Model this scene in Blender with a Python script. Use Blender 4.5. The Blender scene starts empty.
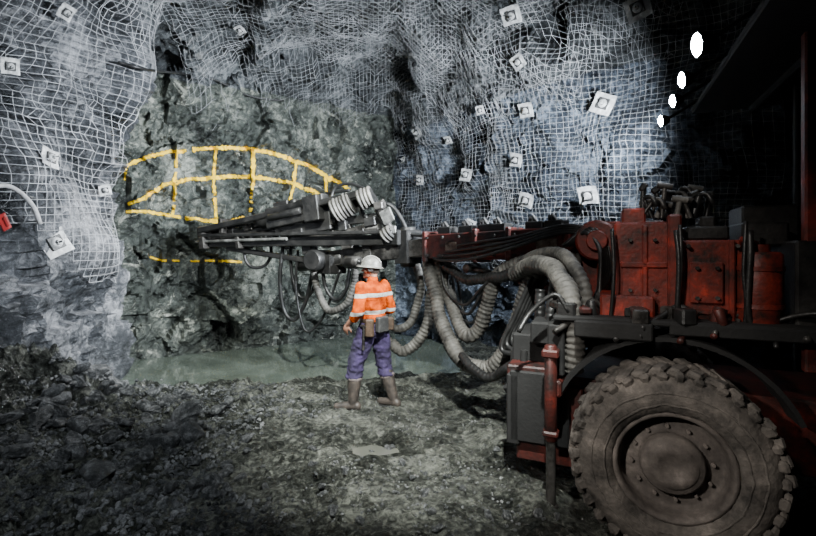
import bpy, bmesh, math, random
import numpy as np
from mathutils import Vector, Matrix, noise
from mathutils.bvhtree import BVHTree
random.seed(7)
F=453.0; CX=408; HY=250; CZ=1.9
V=Vector
def P(px,py,Y): return V(((px-CX)/F*Y, Y, CZ-(py-HY)/F*Y))
col=bpy.context.scene.collection
def link(o): col.objects.link(o); return o
def smooth(t): t=max(0,min(1,t)); return t*t*(3-2*t)

# ------------------------------------------------------------ materials
def newmat(name):
    m=bpy.data.materials.new(name); m.use_nodes=True
    nt=m.node_tree; b=nt.nodes['Principled BSDF']; return m,nt,b
def nd(nt,t,**kw):
    n=nt.nodes.new(t)
    for k,v in kw.items():
        if k in n.inputs: n.inputs[k].default_value=v
        else: setattr(n,k,v)
    return n
def ramp(nt,fac,stops):
    r=nt.nodes.new('ShaderNodeValToRGB'); e=r.color_ramp.elements
    while len(e)<len(stops): e.new(0.5)
    for i,(p,c) in enumerate(stops):
        e[i].position=p; e[i].color=(c[0],c[1],c[2],1)
    nt.links.new(fac,r.inputs['Fac']); return r
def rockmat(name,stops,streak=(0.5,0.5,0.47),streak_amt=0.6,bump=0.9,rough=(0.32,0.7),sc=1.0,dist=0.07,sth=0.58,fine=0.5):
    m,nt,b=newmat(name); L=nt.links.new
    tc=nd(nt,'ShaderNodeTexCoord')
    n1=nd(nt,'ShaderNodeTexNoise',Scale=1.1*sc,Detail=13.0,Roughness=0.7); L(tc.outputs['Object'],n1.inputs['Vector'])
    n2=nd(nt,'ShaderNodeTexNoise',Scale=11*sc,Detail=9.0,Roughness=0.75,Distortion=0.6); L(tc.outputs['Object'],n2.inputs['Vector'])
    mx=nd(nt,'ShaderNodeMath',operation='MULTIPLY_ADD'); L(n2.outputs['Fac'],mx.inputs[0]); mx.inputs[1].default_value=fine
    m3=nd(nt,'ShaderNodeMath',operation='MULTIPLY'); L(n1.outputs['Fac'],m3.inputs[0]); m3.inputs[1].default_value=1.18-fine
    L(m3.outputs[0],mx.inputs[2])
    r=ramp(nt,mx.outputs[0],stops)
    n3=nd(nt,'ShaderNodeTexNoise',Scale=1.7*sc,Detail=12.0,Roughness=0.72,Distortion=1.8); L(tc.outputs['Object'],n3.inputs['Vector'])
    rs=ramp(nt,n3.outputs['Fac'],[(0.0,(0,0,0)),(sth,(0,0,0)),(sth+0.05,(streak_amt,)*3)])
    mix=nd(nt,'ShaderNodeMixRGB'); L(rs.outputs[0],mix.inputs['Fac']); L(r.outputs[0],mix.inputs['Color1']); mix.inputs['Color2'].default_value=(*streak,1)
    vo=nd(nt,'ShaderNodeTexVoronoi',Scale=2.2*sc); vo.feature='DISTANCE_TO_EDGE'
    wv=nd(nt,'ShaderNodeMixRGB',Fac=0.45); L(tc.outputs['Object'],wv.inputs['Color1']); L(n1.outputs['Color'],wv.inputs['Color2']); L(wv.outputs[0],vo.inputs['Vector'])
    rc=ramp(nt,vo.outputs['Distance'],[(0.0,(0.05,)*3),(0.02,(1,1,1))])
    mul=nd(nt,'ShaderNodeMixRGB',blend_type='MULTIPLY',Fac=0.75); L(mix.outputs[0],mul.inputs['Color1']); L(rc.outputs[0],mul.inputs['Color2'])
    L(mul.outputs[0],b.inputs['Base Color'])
    v2=nd(nt,'ShaderNodeTexVoronoi',Scale=5*sc); L(wv.outputs[0],v2.inputs['Vector'])
    ad=nd(nt,'ShaderNodeMath',operation='MULTIPLY_ADD'); L(v2.outputs['Distance'],ad.inputs[0]); ad.inputs[1].default_value=1.0; L(n2.outputs['Fac'],ad.inputs[2])
    bp=nd(nt,'ShaderNodeBump',Strength=bump,Distance=dist); L(ad.outputs[0],bp.inputs['Height']); L(bp.outputs[0],b.inputs['Normal'])
    rr=nd(nt,'ShaderNodeMapRange'); L(n1.outputs['Fac'],rr.inputs[0]); rr.inputs[1].default_value=0.38; rr.inputs[2].default_value=0.62; rr.inputs[3].default_value=rough[0]; rr.inputs[4].default_value=rough[1]
    L(rr.outputs[0],b.inputs['Roughness'])
    return m
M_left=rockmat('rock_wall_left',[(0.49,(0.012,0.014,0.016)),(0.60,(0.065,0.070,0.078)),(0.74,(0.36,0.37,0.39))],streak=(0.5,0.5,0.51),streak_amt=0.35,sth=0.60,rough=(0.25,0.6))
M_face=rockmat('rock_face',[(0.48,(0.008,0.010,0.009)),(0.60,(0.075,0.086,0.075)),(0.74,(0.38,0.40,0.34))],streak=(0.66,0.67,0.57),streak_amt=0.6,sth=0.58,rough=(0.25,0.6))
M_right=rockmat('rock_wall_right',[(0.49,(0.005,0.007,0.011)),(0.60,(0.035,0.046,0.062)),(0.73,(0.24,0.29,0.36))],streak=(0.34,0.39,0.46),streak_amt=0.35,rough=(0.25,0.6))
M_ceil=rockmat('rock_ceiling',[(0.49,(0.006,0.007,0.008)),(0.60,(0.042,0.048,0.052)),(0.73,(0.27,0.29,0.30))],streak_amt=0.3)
M_floor=rockmat('mud_floor',[(0.48,(0.006,0.0068,0.006)),(0.59,(0.048,0.051,0.044)),(0.71,(0.26,0.27,0.23))],streak=(0.20,0.205,0.175),streak_amt=0.4,rough=(0.04,0.5),sc=1.8,bump=1.0,dist=0.04,sth=0.58,fine=0.65)
M_rub=rockmat('rubble_stone',[(0.46,(0.012,0.014,0.015)),(0.58,(0.08,0.085,0.088)),(0.70,(0.34,0.345,0.35))],sc=3,dist=0.02,streak_amt=0.3)

def paintmat(name,c,dirt=(0.015,0.012,0.010),amt=0.5,rough=0.5,metal=0.0,sc=6,edge=0.5,bump=0.3):
    m,nt,b=newmat(name); L=nt.links.new
    tc=nd(nt,'ShaderNodeTexCoord')
    n=nd(nt,'ShaderNodeTexNoise',Scale=float(sc),Detail=8.0,Roughness=0.7); L(tc.outputs['Object'],n.inputs['Vector'])
    r=ramp(nt,n.outputs['Fac'],[(max(0,edge-0.12),dirt),(edge+0.1,tuple(dirt[i]*(1-amt)+c[i]*amt for i in range(3))),(min(1,edge+0.2),c)])
    L(r.outputs[0],b.inputs['Base Color'])
    b.inputs['Roughness'].default_value=rough; b.inputs['Metallic'].default_value=metal
    n2=nd(nt,'ShaderNodeTexNoise',Scale=40.0,Detail=4.0); L(tc.outputs['Object'],n2.inputs['Vector'])
    bp=nd(nt,'ShaderNodeBump',Strength=bump,Distance=0.01); L(n2.outputs['Fac'],bp.inputs['Height']); L(bp.outputs[0],b.inputs['Normal'])
    return m
M_red=paintmat('dirty_red_paint',(0.40,0.035,0.016),amt=0.45,edge=0.47,dirt=(0.016,0.010,0.008),sc=5)
M_redd=paintmat('oily_dark_red',(0.17,0.02,0.012),amt=0.4,edge=0.49,dirt=(0.012,0.009,0.008))
M_boom=paintmat('oily_red_boom_paint',(0.28,0.025,0.012),dirt=(0.012,0.010,0.009),amt=0.35,edge=0.5,sc=5)
M_steel=paintmat('grimy_steel',(0.16,0.15,0.14),dirt=(0.012,0.011,0.010),metal=0.4,rough=0.42,edge=0.52)
M_dark=paintmat('black_greasy_steel',(0.042,0.040,0.038),dirt=(0.006,0.006,0.006),rough=0.42)
M_black=paintmat('shade_black_steel',(0.012,0.012,0.012),dirt=(0.004,0.004,0.004),rough=0.8)  # shade painted in: near-black keeps canopy, far posts and fender dark under spots
M_bright=paintmat('worn_bright_steel',(0.45,0.45,0.43),dirt=(0.08,0.08,0.075),metal=0.3,rough=0.4)
M_rubber=paintmat('muddy_tyre_rubber',(0.24,0.21,0.185),dirt=(0.03,0.027,0.024),rough=0.85,sc=5,edge=0.48,bump=0.8)
M_rim=paintmat('dusty_rim',(0.21,0.18,0.16),dirt=(0.045,0.038,0.034),rough=0.8,sc=5,edge=0.46)
M_hose=paintmat('dusty_grey_hose',(0.20,0.19,0.17),dirt=(0.016,0.015,0.014),rough=0.65,sc=5,edge=0.49)
M_bhose=paintmat('black_hose_rubber',(0.03,0.03,0.03),dirt=(0.007,0.007,0.007),rough=0.4,sc=8)
M_wire=paintmat('galvanised_wire',(0.58,0.60,0.63),dirt=(0.12,0.12,0.12),rough=0.5,sc=1.6,edge=0.45,bump=0.0)
M_plate=paintmat('galvanised_plate',(0.66,0.67,0.67),dirt=(0.18,0.18,0.18),rough=0.45,sc=9,edge=0.43)
M_bolt=paintmat('dark_bolt',(0.10,0.10,0.10),dirt=(0.02,0.02,0.02),rough=0.5)
M_yel=paintmat('yellow_marking_paint',(1.0,0.66,0.0),dirt=(0.9,0.5,0.0),rough=0.6,sc=10,edge=0.35)
M_white=paintmat('white_plastic',(0.6,0.6,0.6),dirt=(0.25,0.25,0.25),rough=0.5)
M_tagred=paintmat('red_tag',(0.35,0.012,0.01),dirt=(0.18,0.01,0.01),rough=0.5)
M_skin=paintmat('skin',(0.42,0.21,0.14),dirt=(0.28,0.13,0.085),rough=0.5,sc=12,edge=0.4,bump=0.1)
M_trous=paintmat('purple_work_trousers',(0.065,0.042,0.135),dirt=(0.018,0.014,0.034),rough=0.9,sc=7,edge=0.46,bump=0.5)
M_boot=paintmat('rubber_boot',(0.12,0.095,0.08),dirt=(0.025,0.022,0.02),rough=0.5,sc=14)
M_cuff=paintmat('grey_boot_band',(0.30,0.25,0.24),dirt=(0.12,0.10,0.095),rough=0.6,sc=14)
M_helm=paintmat('dusty_white_helmet',(0.34,0.33,0.30),dirt=(0.08,0.075,0.068),rough=0.4,sc=12,edge=0.46)
M_hair=paintmat('brown_hair',(0.06,0.04,0.03),dirt=(0.02,0.015,0.01),rough=0.8)
M_belt=paintmat('brown_leather_belt',(0.13,0.075,0.045),dirt=(0.03,0.02,0.012),rough=0.6,sc=16)
M_decal=paintmat('pale_decal',(0.35,0.31,0.25),dirt=(0.05,0.03,0.02),rough=0.5,sc=10,edge=0.52)
def water(name,c1,c2,rg):
    m,nt,b=newmat(name)
    tc=nd(nt,'ShaderNodeTexCoord'); n=nd(nt,'ShaderNodeTexNoise',Scale=0.9,Detail=6.0); nt.links.new(tc.outputs['Object'],n.inputs['Vector'])
    r=ramp(nt,n.outputs['Fac'],[(0.35,c1),(0.65,c2)]); nt.links.new(r.outputs[0],b.inputs['Base Color'])
    b.inputs['Roughness'].default_value=rg; b.inputs['Specular IOR Level'].default_value=0.9
    n=nd(nt,'ShaderNodeTexNoise',Scale=5.0,Detail=3.0); nt.links.new(tc.outputs['Object'],n.inputs['Vector'])
    bp=nd(nt,'ShaderNodeBump',Strength=0.06,Distance=0.02); nt.links.new(n.outputs['Fac'],bp.inputs['Height']); nt.links.new(bp.outputs[0],b.inputs['Normal'])
    return m
M_water=water('murky_water',(0.085,0.105,0.088),(0.15,0.175,0.145),0.05)
M_mudw=water('muddy_film_water',(0.08,0.083,0.07),(0.14,0.143,0.12),0.10)
M_lamp,nt,b=newmat('lit_lamp_lens'); b.inputs['Emission Color'].default_value=(0.85,0.92,1,1); b.inputs['Emission Strength'].default_value=200
M_shirt,nt,b=newmat('orange_hi_vis_cloth'); L=nt.links.new
tc=nd(nt,'ShaderNodeTexCoord'); sx=nd(nt,'ShaderNodeSeparateXYZ'); L(tc.outputs['Object'],sx.inputs[0])
def band(z,h):
    a=nd(nt,'ShaderNodeMath',operation='SUBTRACT'); L(sx.outputs['Z'],a.inputs[0]); a.inputs[1].default_value=z
    c=nd(nt,'ShaderNodeMath',operation='ABSOLUTE'); L(a.outputs[0],c.inputs[0])
    d=nd(nt,'ShaderNodeMath',operation='LESS_THAN'); L(c.outputs[0],d.inputs[0]); d.inputs[1].default_value=h; return d
b1=band(1.335,0.022); b2=band(1.135,0.022)
mxx=nd(nt,'ShaderNodeMath',operation='MAXIMUM'); L(b1.outputs[0],mxx.inputs[0]); L(b2.outputs[0],mxx.inputs[1])
n=nd(nt,'ShaderNodeTexNoise',Scale=9.0,Detail=5.0); L(tc.outputs['Object'],n.inputs['Vector'])
r=ramp(nt,n.outputs['Fac'],[(0.35,(0.25,0.028,0.0)),(0.6,(0.62,0.085,0.0))])
mi=nd(nt,'ShaderNodeMixRGB'); L(mxx.outputs[0],mi.inputs['Fac']); L(r.outputs[0],mi.inputs['Color1']); mi.inputs['Color2'].default_value=(0.42,0.45,0.42,1)
L(mi.outputs[0],b.inputs['Base Color']); b.inputs['Roughness'].default_value=0.9; b.inputs['Specular IOR Level'].default_value=0.1
bp=nd(nt,'ShaderNodeBump',Strength=0.8,Distance=0.04); L(n.outputs['Fac'],bp.inputs['Height']); L(bp.outputs[0],b.inputs['Normal'])

# ------------------------------------------------------------ builder
def catmull(pts,step):
    pts=[V(p) for p in pts]
    if len(pts)==2:
        n=max(1,int((pts[1]-pts[0]).length/step)); return [pts[0].lerp(pts[1],i/n) for i in range(n+1)]
    out=[]; ext=[pts[0]*2-pts[1]]+pts+[pts[-1]*2-pts[-2]]
    for i in range(1,len(ext)-2):
        p0,p1,p2,p3=ext[i-1:i+3]; n=max(2,int((p2-p1).length/step))
        for k in range(n):
            t=k/n; out.append(0.5*((2*p1)+(p2-p0)*t+(2*p0-5*p1+4*p2-p3)*t*t+(3*p1-p0-3*p2+p3)*t**3))
    out.append(pts[-1]); return out
def frame_of(d):
    d=d.normalized(); up=V((0,0,1)) if abs(d.z)<0.95 else V((1,0,0))
    x=up.cross(d).normalized(); y=d.cross(x); return x,y
class Part:
    def __init__(s): s.v=[]; s.f=[]; s.mi=[]; s.m=0; s.sm=[]; s.smooth=False
    def add(s,vs,fs,sm=None):
        o=len(s.v); s.v+= [tuple(q) for q in vs]; s.f+=[tuple(i+o for i in f) for f in fs]; s.mi+=[s.m]*len(fs); s.sm+=[s.smooth if sm is None else sm]*len(fs)
    def box(s,c,size,rot=None,bev=0.012):
        bm=bmesh.new(); bmesh.ops.create_cube(bm,size=1)
        for v in bm.verts: v.co=V((v.co.x*size[0],v.co.y*size[1],v.co.z*size[2]))
        bv=min(bev,min(size)*0.3)
        if bv>0.0005: bmesh.ops.bevel(bm,geom=bm.edges[:],offset=bv,segments=1,affect='EDGES')
        R=rot if rot is not None else Matrix.Identity(3)
        c=V(c); s._bm(bm,lambda q:R@q+c,False)
    def _bm(s,bm,fn,sm):
        bm.verts.index_update(); s.add([fn(v.co) for v in bm.verts],[[v.index for v in f.verts] for f in bm.faces],sm); bm.free()
    def beam(s,p1,p2,w,h,bev=0.012,w2=None,h2=None):
        p1=V(p1);p2=V(p2); d=p2-p1; x,y=frame_of(d); w2=w if w2 is None else w2; h2=h if h2 is None else h2
        n=d.normalized(); b=min(bev,w*0.2,h*0.2)
        def ring(c,W,H,bb): 
            a,e=W/2,H/2; pts=[(-a+bb,-e),(a-bb,-e),(a,-e+bb),(a,e-bb),(a-bb,e),(-a+bb,e),(-a,e-bb),(-a,-e+bb)]
            return [c+x*q[0]+y*q[1] for q in pts]
        rs=[ring(p1,w-2*b,h-2*b,b),ring(p1+n*b,w,h,b),ring(p2-n*b,w2,h2,b),ring(p2,w2-2*b,h2-2*b,b)]
        vs=sum(rs,[]); fs=[list(range(7,-1,-1)),list(range(24,32))]
        for k in range(3):
            for i in range(8): fs.append((k*8+i,k*8+(i+1)%8,(k+1)*8+(i+1)%8,(k+1)*8+i))
        s.add(vs,fs,False)
    def cyl(s,p1,p2,r1,r2=None,seg=20,sm=True,bev=0.0):
        p1=V(p1);p2=V(p2); r2=r1 if r2 is None else r2; x,y=frame_of(p2-p1); n=(p2-p1).normalized()
        prof=[(p1,r1-bev),(p1+n*bev,r1),(p2-n*bev,r2),(p2,r2-bev)] if bev>0 else [(p1,r1),(p2,r2)]
        vs=[c+(x*math.cos(2*math.pi*i/seg)+y*math.sin(2*math.pi*i/seg))*r for c,r in prof for i in range(seg)]
        fs=[]
        K=len(prof)
        for k in range(K-1):
            for i in range(seg): fs.append((k*seg+i,k*seg+(i+1)%seg,(k+1)*seg+(i+1)%seg,(k+1)*seg+i))
        s.add(vs,fs,sm)
        s.add(vs[:seg],[list(range(seg-1,-1,-1))],False); s.add(vs[(K-1)*seg:],[list(range(seg))],False)
    def sweep(s,pts,r,seg=10,step=0.03,rib=0,ribw=0.035):
        q=catmull(pts,step); x,_=frame_of(q[1]-q[0]); vs=[];L=0
        if rib: q=[c+noise.noise_vector(c*4+V((r*90,0,0)))*0.026 for c in q]
        for i,c in enumerate(q):
            d=(q[min(i+1,len(q)-1)]-q[max(i-1,0)]).normalized()
            x=(x-d*x.dot(d)).normalized(); y=d.cross(x)
            if i: L+=(c-q[i-1]).length
            rr=r*(1+rib*math.sin(L/ribw*2*math.pi)+0.12*noise.noise(V((L*5,r*50,0)))) if rib else r
            vs+=[c+(x*math.cos(2*math.pi*k/seg)+y*math.sin(2*math.pi*k/seg))*rr for k in range(seg)]
        fs=[(k*seg+i,k*seg+(i+1)%seg,(k+1)*seg+(i+1)%seg,(k+1)*seg+i) for k in range(len(q)-1) for i in range(seg)]
        fs+=[list(range(seg-1,-1,-1)),[ (len(q)-1)*seg+i for i in range(seg)]]
        s.add(vs,fs,True)
    def ell(s,c,r,R=None,u=16,w=10):
        bm=bmesh.new(); bmesh.ops.create_uvsphere(bm,u_segments=u,v_segments=w,radius=1); c=V(c)
        R=R or Matrix.Identity(3)
        s._bm(bm,lambda q:R@V((q.x*r[0],q.y*r[1],q.z*r[2]))+c,True)
    def rcone(s,p1,p2,r1,r2,seg=16):
        s.cyl(p1,p2,r1,r2,seg); s.ell(p1,(r1,)*3,u=seg); s.ell(p2,(r2,)*3,u=seg)
    def chain(s,pr):
        for (a,ra),(b_,rb) in zip(pr[:-1],pr[1:]): s.rcone(a,b_,ra,rb)
    def revolve(s,prof,c,axis,seg=48,sm=True,cap=False):
        c=V(c); n=V(axis).normalized(); x,y=frame_of(n); vs=[]
        for (r,h) in prof:
            vs+=[c+n*h+(x*math.cos(2*math.pi*i/seg)+y*math.sin(2*math.pi*i/seg))*r for i in range(seg)]
        fs=[(k*seg+i,k*seg+(i+1)%seg,(k+1)*seg+(i+1)%seg,(k+1)*seg+i) for k in range(len(prof)-1) for i in range(seg)]
        if cap: fs+=[list(range(seg)),[(len(prof)-1)*seg+i for i in range(seg)]]
        s.add(vs,fs,sm)
    def mesh(s,name,mats):
        me=bpy.data.meshes.new(name); me.from_pydata(s.v,[],s.f); 
        for m in mats: me.materials.append(m)
        me.polygons.foreach_set('material_index',s.mi); me.polygons.foreach_set('use_smooth',s.sm)
        bm=bmesh.new(); bm.from_mesh(me); bmesh.ops.recalc_face_normals(bm,faces=bm.faces[:]); bm.to_mesh(me); bm.free()
        return me
    def obj(s,name,mats,parent=None,label=None,category=None):
        if not isinstance(mats,(list,tuple)): mats=[mats]
        o=link(bpy.data.objects.new(name,s.mesh(name,mats)))
        if parent: o.parent=parent
        if label: o['label']=label
        if category: o['category']=category
        return o
def one(name,mat,parent,fn,label=None):
    p_=Part(); fn(p_); return p_.obj(name,mat,parent,label)
def remeshed(part,name,mat,voxel,parent=None,label=None,iters=4):
    o=part.obj(name,mat,parent,label)
    md=o.modifiers.new('r','REMESH'); md.mode='VOXEL'; md.voxel_size=voxel; md.use_smooth_shade=True
    m2=o.modifiers.new('s','SMOOTH'); m2.factor=0.5; m2.iterations=iters
    dg=bpy.context.evaluated_depsgraph_get(); dg.update()
    me=bpy.data.meshes.new_from_object(o.evaluated_get(dg)); o.modifiers.clear(); o.data=me
    if not me.materials: me.materials.append(mat)
    for p in me.polygons: p.use_smooth=True
    return o
def wrinkle(o,amt,sc,zs=1.0):
    me=o.data
    for v in me.vertices:
        q=V((v.co.x*sc,v.co.y*sc,v.co.z*sc*zs)); v.co+=v.normal*(noise.noise(q)+0.5*noise.noise(q*2.3))*amt

# ------------------------------------------------------------ tunnel shell
ctrl=[(-4.3,-2.5),(-4.1,0),(-3.95,2),(-3.85,3.5),(-3.85,4.8),(-3.66,5.85),(-4.2,6.35),(-5.2,6.9),(-5.0,7.5),(-4.0,8.15),(-2.8,8.95),(-1.6,9.8),(-0.7,10.4),(0.0,10.4),(1.0,9.25),(1.9,8.0),(2.8,6.95),(3.9,6.1),(5.2,5.3),(6.4,4.0),(6.9,2),(7,-2.5)]
fp=catmull([V((x,y,0)) for x,y in ctrl],0.04)
res=[fp[0]]; acc=0
for a,b_ in zip(fp[:-1],fp[1:]):
    acc+=(b_-a).length; st=0.25 if b_.y<2.8 else (0.12 if b_.x>4.6 else 0.04)
    if acc>=st: res.append(b_); acc=0
fp=res; NU=len(fp)
def profile(n,NV):
    D=[(1-math.cos(t)**(2/n), math.sin(t)**(2/n)) for t in np.linspace(0,math.pi/2,800)]
    W=3.6;H=5.6
    d=[0]
    for a,b_ in zip(D[:-1],D[1:]): d.append(d[-1]+math.hypot((b_[0]-a[0])*W,(b_[1]-a[1])*H))
    t=np.linspace(0,1,NV)**1.12*d[-1]
    A=np.interp(t,d,[q[0] for q in D]); Z=np.interp(t,d,[q[1] for q in D]); return A,Z
NV=200
base=np.zeros((NU,NV,3))
profs={}
for i,f in enumerate(fp):
    isface = smooth((f.y-6.6)/1.0)*smooth((0.6-f.x)/1.2)
    isleft = smooth((-1-f.x)/1.0)
    n=3.2+max(3.4*isface,3.4*isleft); key=round(n,1)
    if key not in profs: profs[key]=profile(key,NV)
    A,Z=profs[key]
    cy=min(f.y,6.0); cx=1.3-0.28*cy
    H=5.75
    for j in range(NV):
        a=A[j]; base[i,j]=(f.x+(cx-f.x)*a, f.y+(cy-f.y)*a, -0.25+Z[j]*H)
du=np.gradient(base,axis=0); dv=np.gradient(base,axis=1); N=np.cross(du,dv); N/=np.maximum(np.linalg.norm(N,axis=2,keepdims=True),1e-9)
cen=np.array([0,4.0,2.0]); sgn=np.sign(np.sum(N*(base-cen),axis=2,keepdims=True)); N*=sgn
low=base.copy(); hi=base.copy()
def facet(p,sc,seed=0):
    q=p*sc+V((seed,seed*1.7,0)); d,pt=noise.voronoi(q); c=pt[0]
    r=noise.noise_vector(c*3.1+V((5.2,1.3,seed))); return r.dot(q-c)*1.3+r.x*0.5
for i in range(NU):
    for j in range(NV):
        p=V(base[i,j])
        l=noise.fractal(p*0.45,1.0,2.0,2)*0.36+noise.noise(p*1.3)*0.14
        w_=p+noise.noise_vector(p*0.9)*0.15+noise.noise_vector(p*4)*0.03
        w2=V((w_.x,w_.y,w_.z*0.55))
        h=0.15+facet(w2,1.1)*0.60+facet(w_,2.4,3)*0.32+ (noise.fractal(p*3.0,0.8,2.0,4))*0.05+facet(w_,5.5,9)*0.10+facet(w_,12,4)*0.03
        if base[i,j,2]>4.6: l*=0.8
        low[i,j]+=N[i,j]*l; hi[i,j]+=N[i,j]*(l+max(h,-0.12)+0.02)
iL=min(range(NU),key=lambda i:(fp[i]-V((-5.2,7.0,0))).length)
iR=min(range(NU),key=lambda i:(fp[i]-V((-0.3,10.5,0))).length)
jC=int(NV*0.62)
def grid_obj(arr,i0,i1,j0,j1,name,mat):
    A=arr[i0:i1+1,j0:j1+1]; a,b_=A.shape[:2]; vs=A.reshape(-1,3).tolist()
    fs=[(i*b_+j,i*b_+j+1,(i+1)*b_+j+1,(i+1)*b_+j) for i in range(a-1) for j in range(b_-1)]
    me=bpy.data.meshes.new(name); me.from_pydata(vs,[],fs); me.materials.append(mat)
    o=link(bpy.data.objects.new(name,me)); o['kind']='structure'; return o
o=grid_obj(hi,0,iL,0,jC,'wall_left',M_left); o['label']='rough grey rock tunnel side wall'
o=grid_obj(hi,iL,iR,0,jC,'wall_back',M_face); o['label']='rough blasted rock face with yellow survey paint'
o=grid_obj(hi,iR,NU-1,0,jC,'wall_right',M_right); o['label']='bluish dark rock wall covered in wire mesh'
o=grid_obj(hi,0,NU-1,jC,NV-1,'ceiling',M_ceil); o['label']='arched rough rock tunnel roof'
def bvh(arr,st):
    A=arr[::st,::st]; a,b_=A.shape[:2]; vs=[V(q) for q in A.reshape(-1,3)]
    return BVHTree.FromPolygons(vs,[(i*b_+j,i*b_+j+1,(i+1)*b_+j+1,(i+1)*b_+j) for i in range(a-1) for j in range(b_-1)])
B_low=bvh(low,2); B_hi=bvh(hi,1)

# ------------------------------------------------------------ floor
def fh(x,y,fine=True):
    p=V((x,y,0.3)); h=0.06+noise.fractal(p*0.8,1,2,3)*0.045
    yf=5.70+0.22*(x+4)+noise.noise(V((x*1.1,y*1.1,4)))*0.34+noise.noise(V((x*3.3,y*3.3,4)))*0.22
    pud=smooth((y-yf)/0.6)*smooth((1.1-x)/0.5)
    mound=smooth((-2.5-x)/1.5)*smooth((6.0-y)/1.4)*smooth((y-1.5)/1.5)
    h+=mound*(0.60+0.2*noise.noise(p*1.5))
    sp=math.exp(-(((x+0.33)/0.42)**2+((y-4.3)/0.22)**2)**1)
    sp2=math.exp(-(((x-0.35)/0.45)**2+((y-4.7)/0.8)**2))
    sp3=math.exp(-(((x-0.15)/0.5)**2+((y-3.5)/0.5)**2))
    rut=math.exp(-((x-0.55+0.12*math.sin(y*1.3))/0.14)**2)*smooth((6-y)/1.0)
    if fine:
        rough=1-0.8*max(sp,sp2,sp3,pud,rut)
        lump=1.0+0.9*noise.noise(V((x*0.9,y*0.9,14)))
        h+=(abs(facet(p,3.2,2))*0.07+facet(p,8,5)*0.034+facet(p,17,8)*0.014+noise.fractal(p*7,0.7,2,3)*0.015)*rough*lump*(1+1.8*mound+1.4*smooth((-1-x)/2))
    h-=pud*0.20; h-=sp*0.10; h-=sp2*0.03; h-=rut*0.035
    h-=0.17*smooth((x-0.9)/0.5)*smooth((5.2-y)/0.8)
    return h
xs=np.arange(-6.2,7.6,0.04); ys=np.concatenate([np.arange(-2.5,2.2,0.12),np.arange(2.2,7.0,0.027),np.arange(7.0,11.4,0.08)])
vs=[(x,y,fh(x,y)) for y in ys for x in xs]; W=len(xs)
fs=[(j*W+i,j*W+i+1,(j+1)*W+i+1,(j+1)*W+i) for j in range(len(ys)-1) for i in range(W-1)]
me=bpy.data.meshes.new('floor'); me.from_pydata(vs,[],fs); me.materials.append(M_floor)
o=link(bpy.data.objects.new('floor',me)); o['kind']='structure'; o['label']='muddy broken rock tunnel floor'
def waterobj(pts,z,name,label,mat):
    me=bpy.data.meshes.new(name); me.from_pydata([(x,y,z) for x,y in pts],[],[list(range(len(pts)))]); me.materials.append(mat)
    o=link(bpy.data.objects.new(name,me)); o['label']=label; o['category']='puddle'
waterobj([(-5.1,5.6),(-4,5.4),(-1,5.7),(0.6,6.4),(1.1,7.0),(1.0,8.2),(0.5,9.6),(-0.5,10.4),(-2.8,8.9),(-5.2,7.5)],0.003,'puddle','wide murky grey puddle at foot of rock face',M_water)
waterobj([(-0.33+0.45*math.cos(a),4.3+0.25*math.sin(a)) for a in np.linspace(0,2*math.pi,24,endpoint=False)],-0.010,'puddle','small shallow puddle in the muddy floor',M_mudw)

# ------------------------------------------------------------ wire mesh
def tubes(lines,r,name,mat,label,cat):
    vs=[];fs=[]
    for ln in lines:
        if len(ln)<2: continue
        o=len(vs)
        for i,c in enumerate(ln):
            d=ln[min(i+1,len(ln)-1)]-ln[max(i-1,0)]
            if d.length<1e-6: d=V((0,0,1))
            x,y=frame_of(d); vs+=[c+x*r,c+y*r,c-x*r,c-y*r]
        for k in range(len(ln)-1):
            for i in range(4): fs.append((o+k*4+i,o+k*4+(i+1)%4,o+(k+1)*4+(i+1)%4,o+(k+1)*4+i))
    me=bpy.data.meshes.new(name); me.from_pydata([tuple(q) for q in vs],[],fs); me.materials.append(mat)
    o=link(bpy.data.objects.new(name,me)); o['label']=label; o['category']=cat; return o
def sheet(o,a,b_,n,la,lb,off,label,sp=0.08,keep=None,rot=0,seed=0,r=0.0026):
    o=V(o);a=V(a).normalized();b_=V(b_).normalized();n=V(n).normalized()
    a2=a*math.cos(rot)+b_*math.sin(rot); b2=b_*math.cos(rot)-a*math.sin(rot)
    na=int(la/sp);nb=int(lb/sp); G={}
    for i in range(na+1):
        for j in range(nb+1):
            q=o+a2*(i*sp)+b2*(j*sp); w=noise.noise_vector(q*0.8+V((seed,0,0)))*0.07+noise.noise_vector(q*2.2+V((seed,0,0)))*0.025
            q=q+w-n*w.dot(n)
            h=B_low.ray_cast(q,n,9); h2=B_hi.ray_cast(q,n,9)
            if h[0] is None or h2[0] is None: continue
            nn=h[1]; 
            if nn.dot(n)>0: nn=-nn
            m_=h[0].lerp(h2[0],0.5) if (h2[0]-h[0]).length<0.7 else h[0]
            p=m_+nn*(off*0.6+0.05+0.03*noise.noise(q*1.4+V((0,seed,0))))
            if keep and not keep(p): continue
            G[(i,j)]=p
    lines=[]
    def run(seq):
        cur=[]
        for k in seq:
            p=G.get(k)
            if p is not None and (not cur or (p-cur[-1]).length<0.35): cur.append(p)
            else:
                if len(cur)>1: lines.append(cur)
                cur=[p] if p is not None else []
        if len(cur)>1: lines.append(cur)
    for i in range(na+1): run([(i,j) for j in range(nb+1)])
    for j in range(nb+1): run([(i,j) for i in range(na+1)])
    tubes(lines,r,'wire_mesh',M_wire,label,'wire mesh')
lb='sagging galvanised square wire mesh'
kl=lambda p: p.x>-4.6 and p.y<5.98 and p.z>1.85-0.45*(p.y-5.0)+0.35*noise.noise(V((p.y*1.7,3,p.z*.3)))
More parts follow.
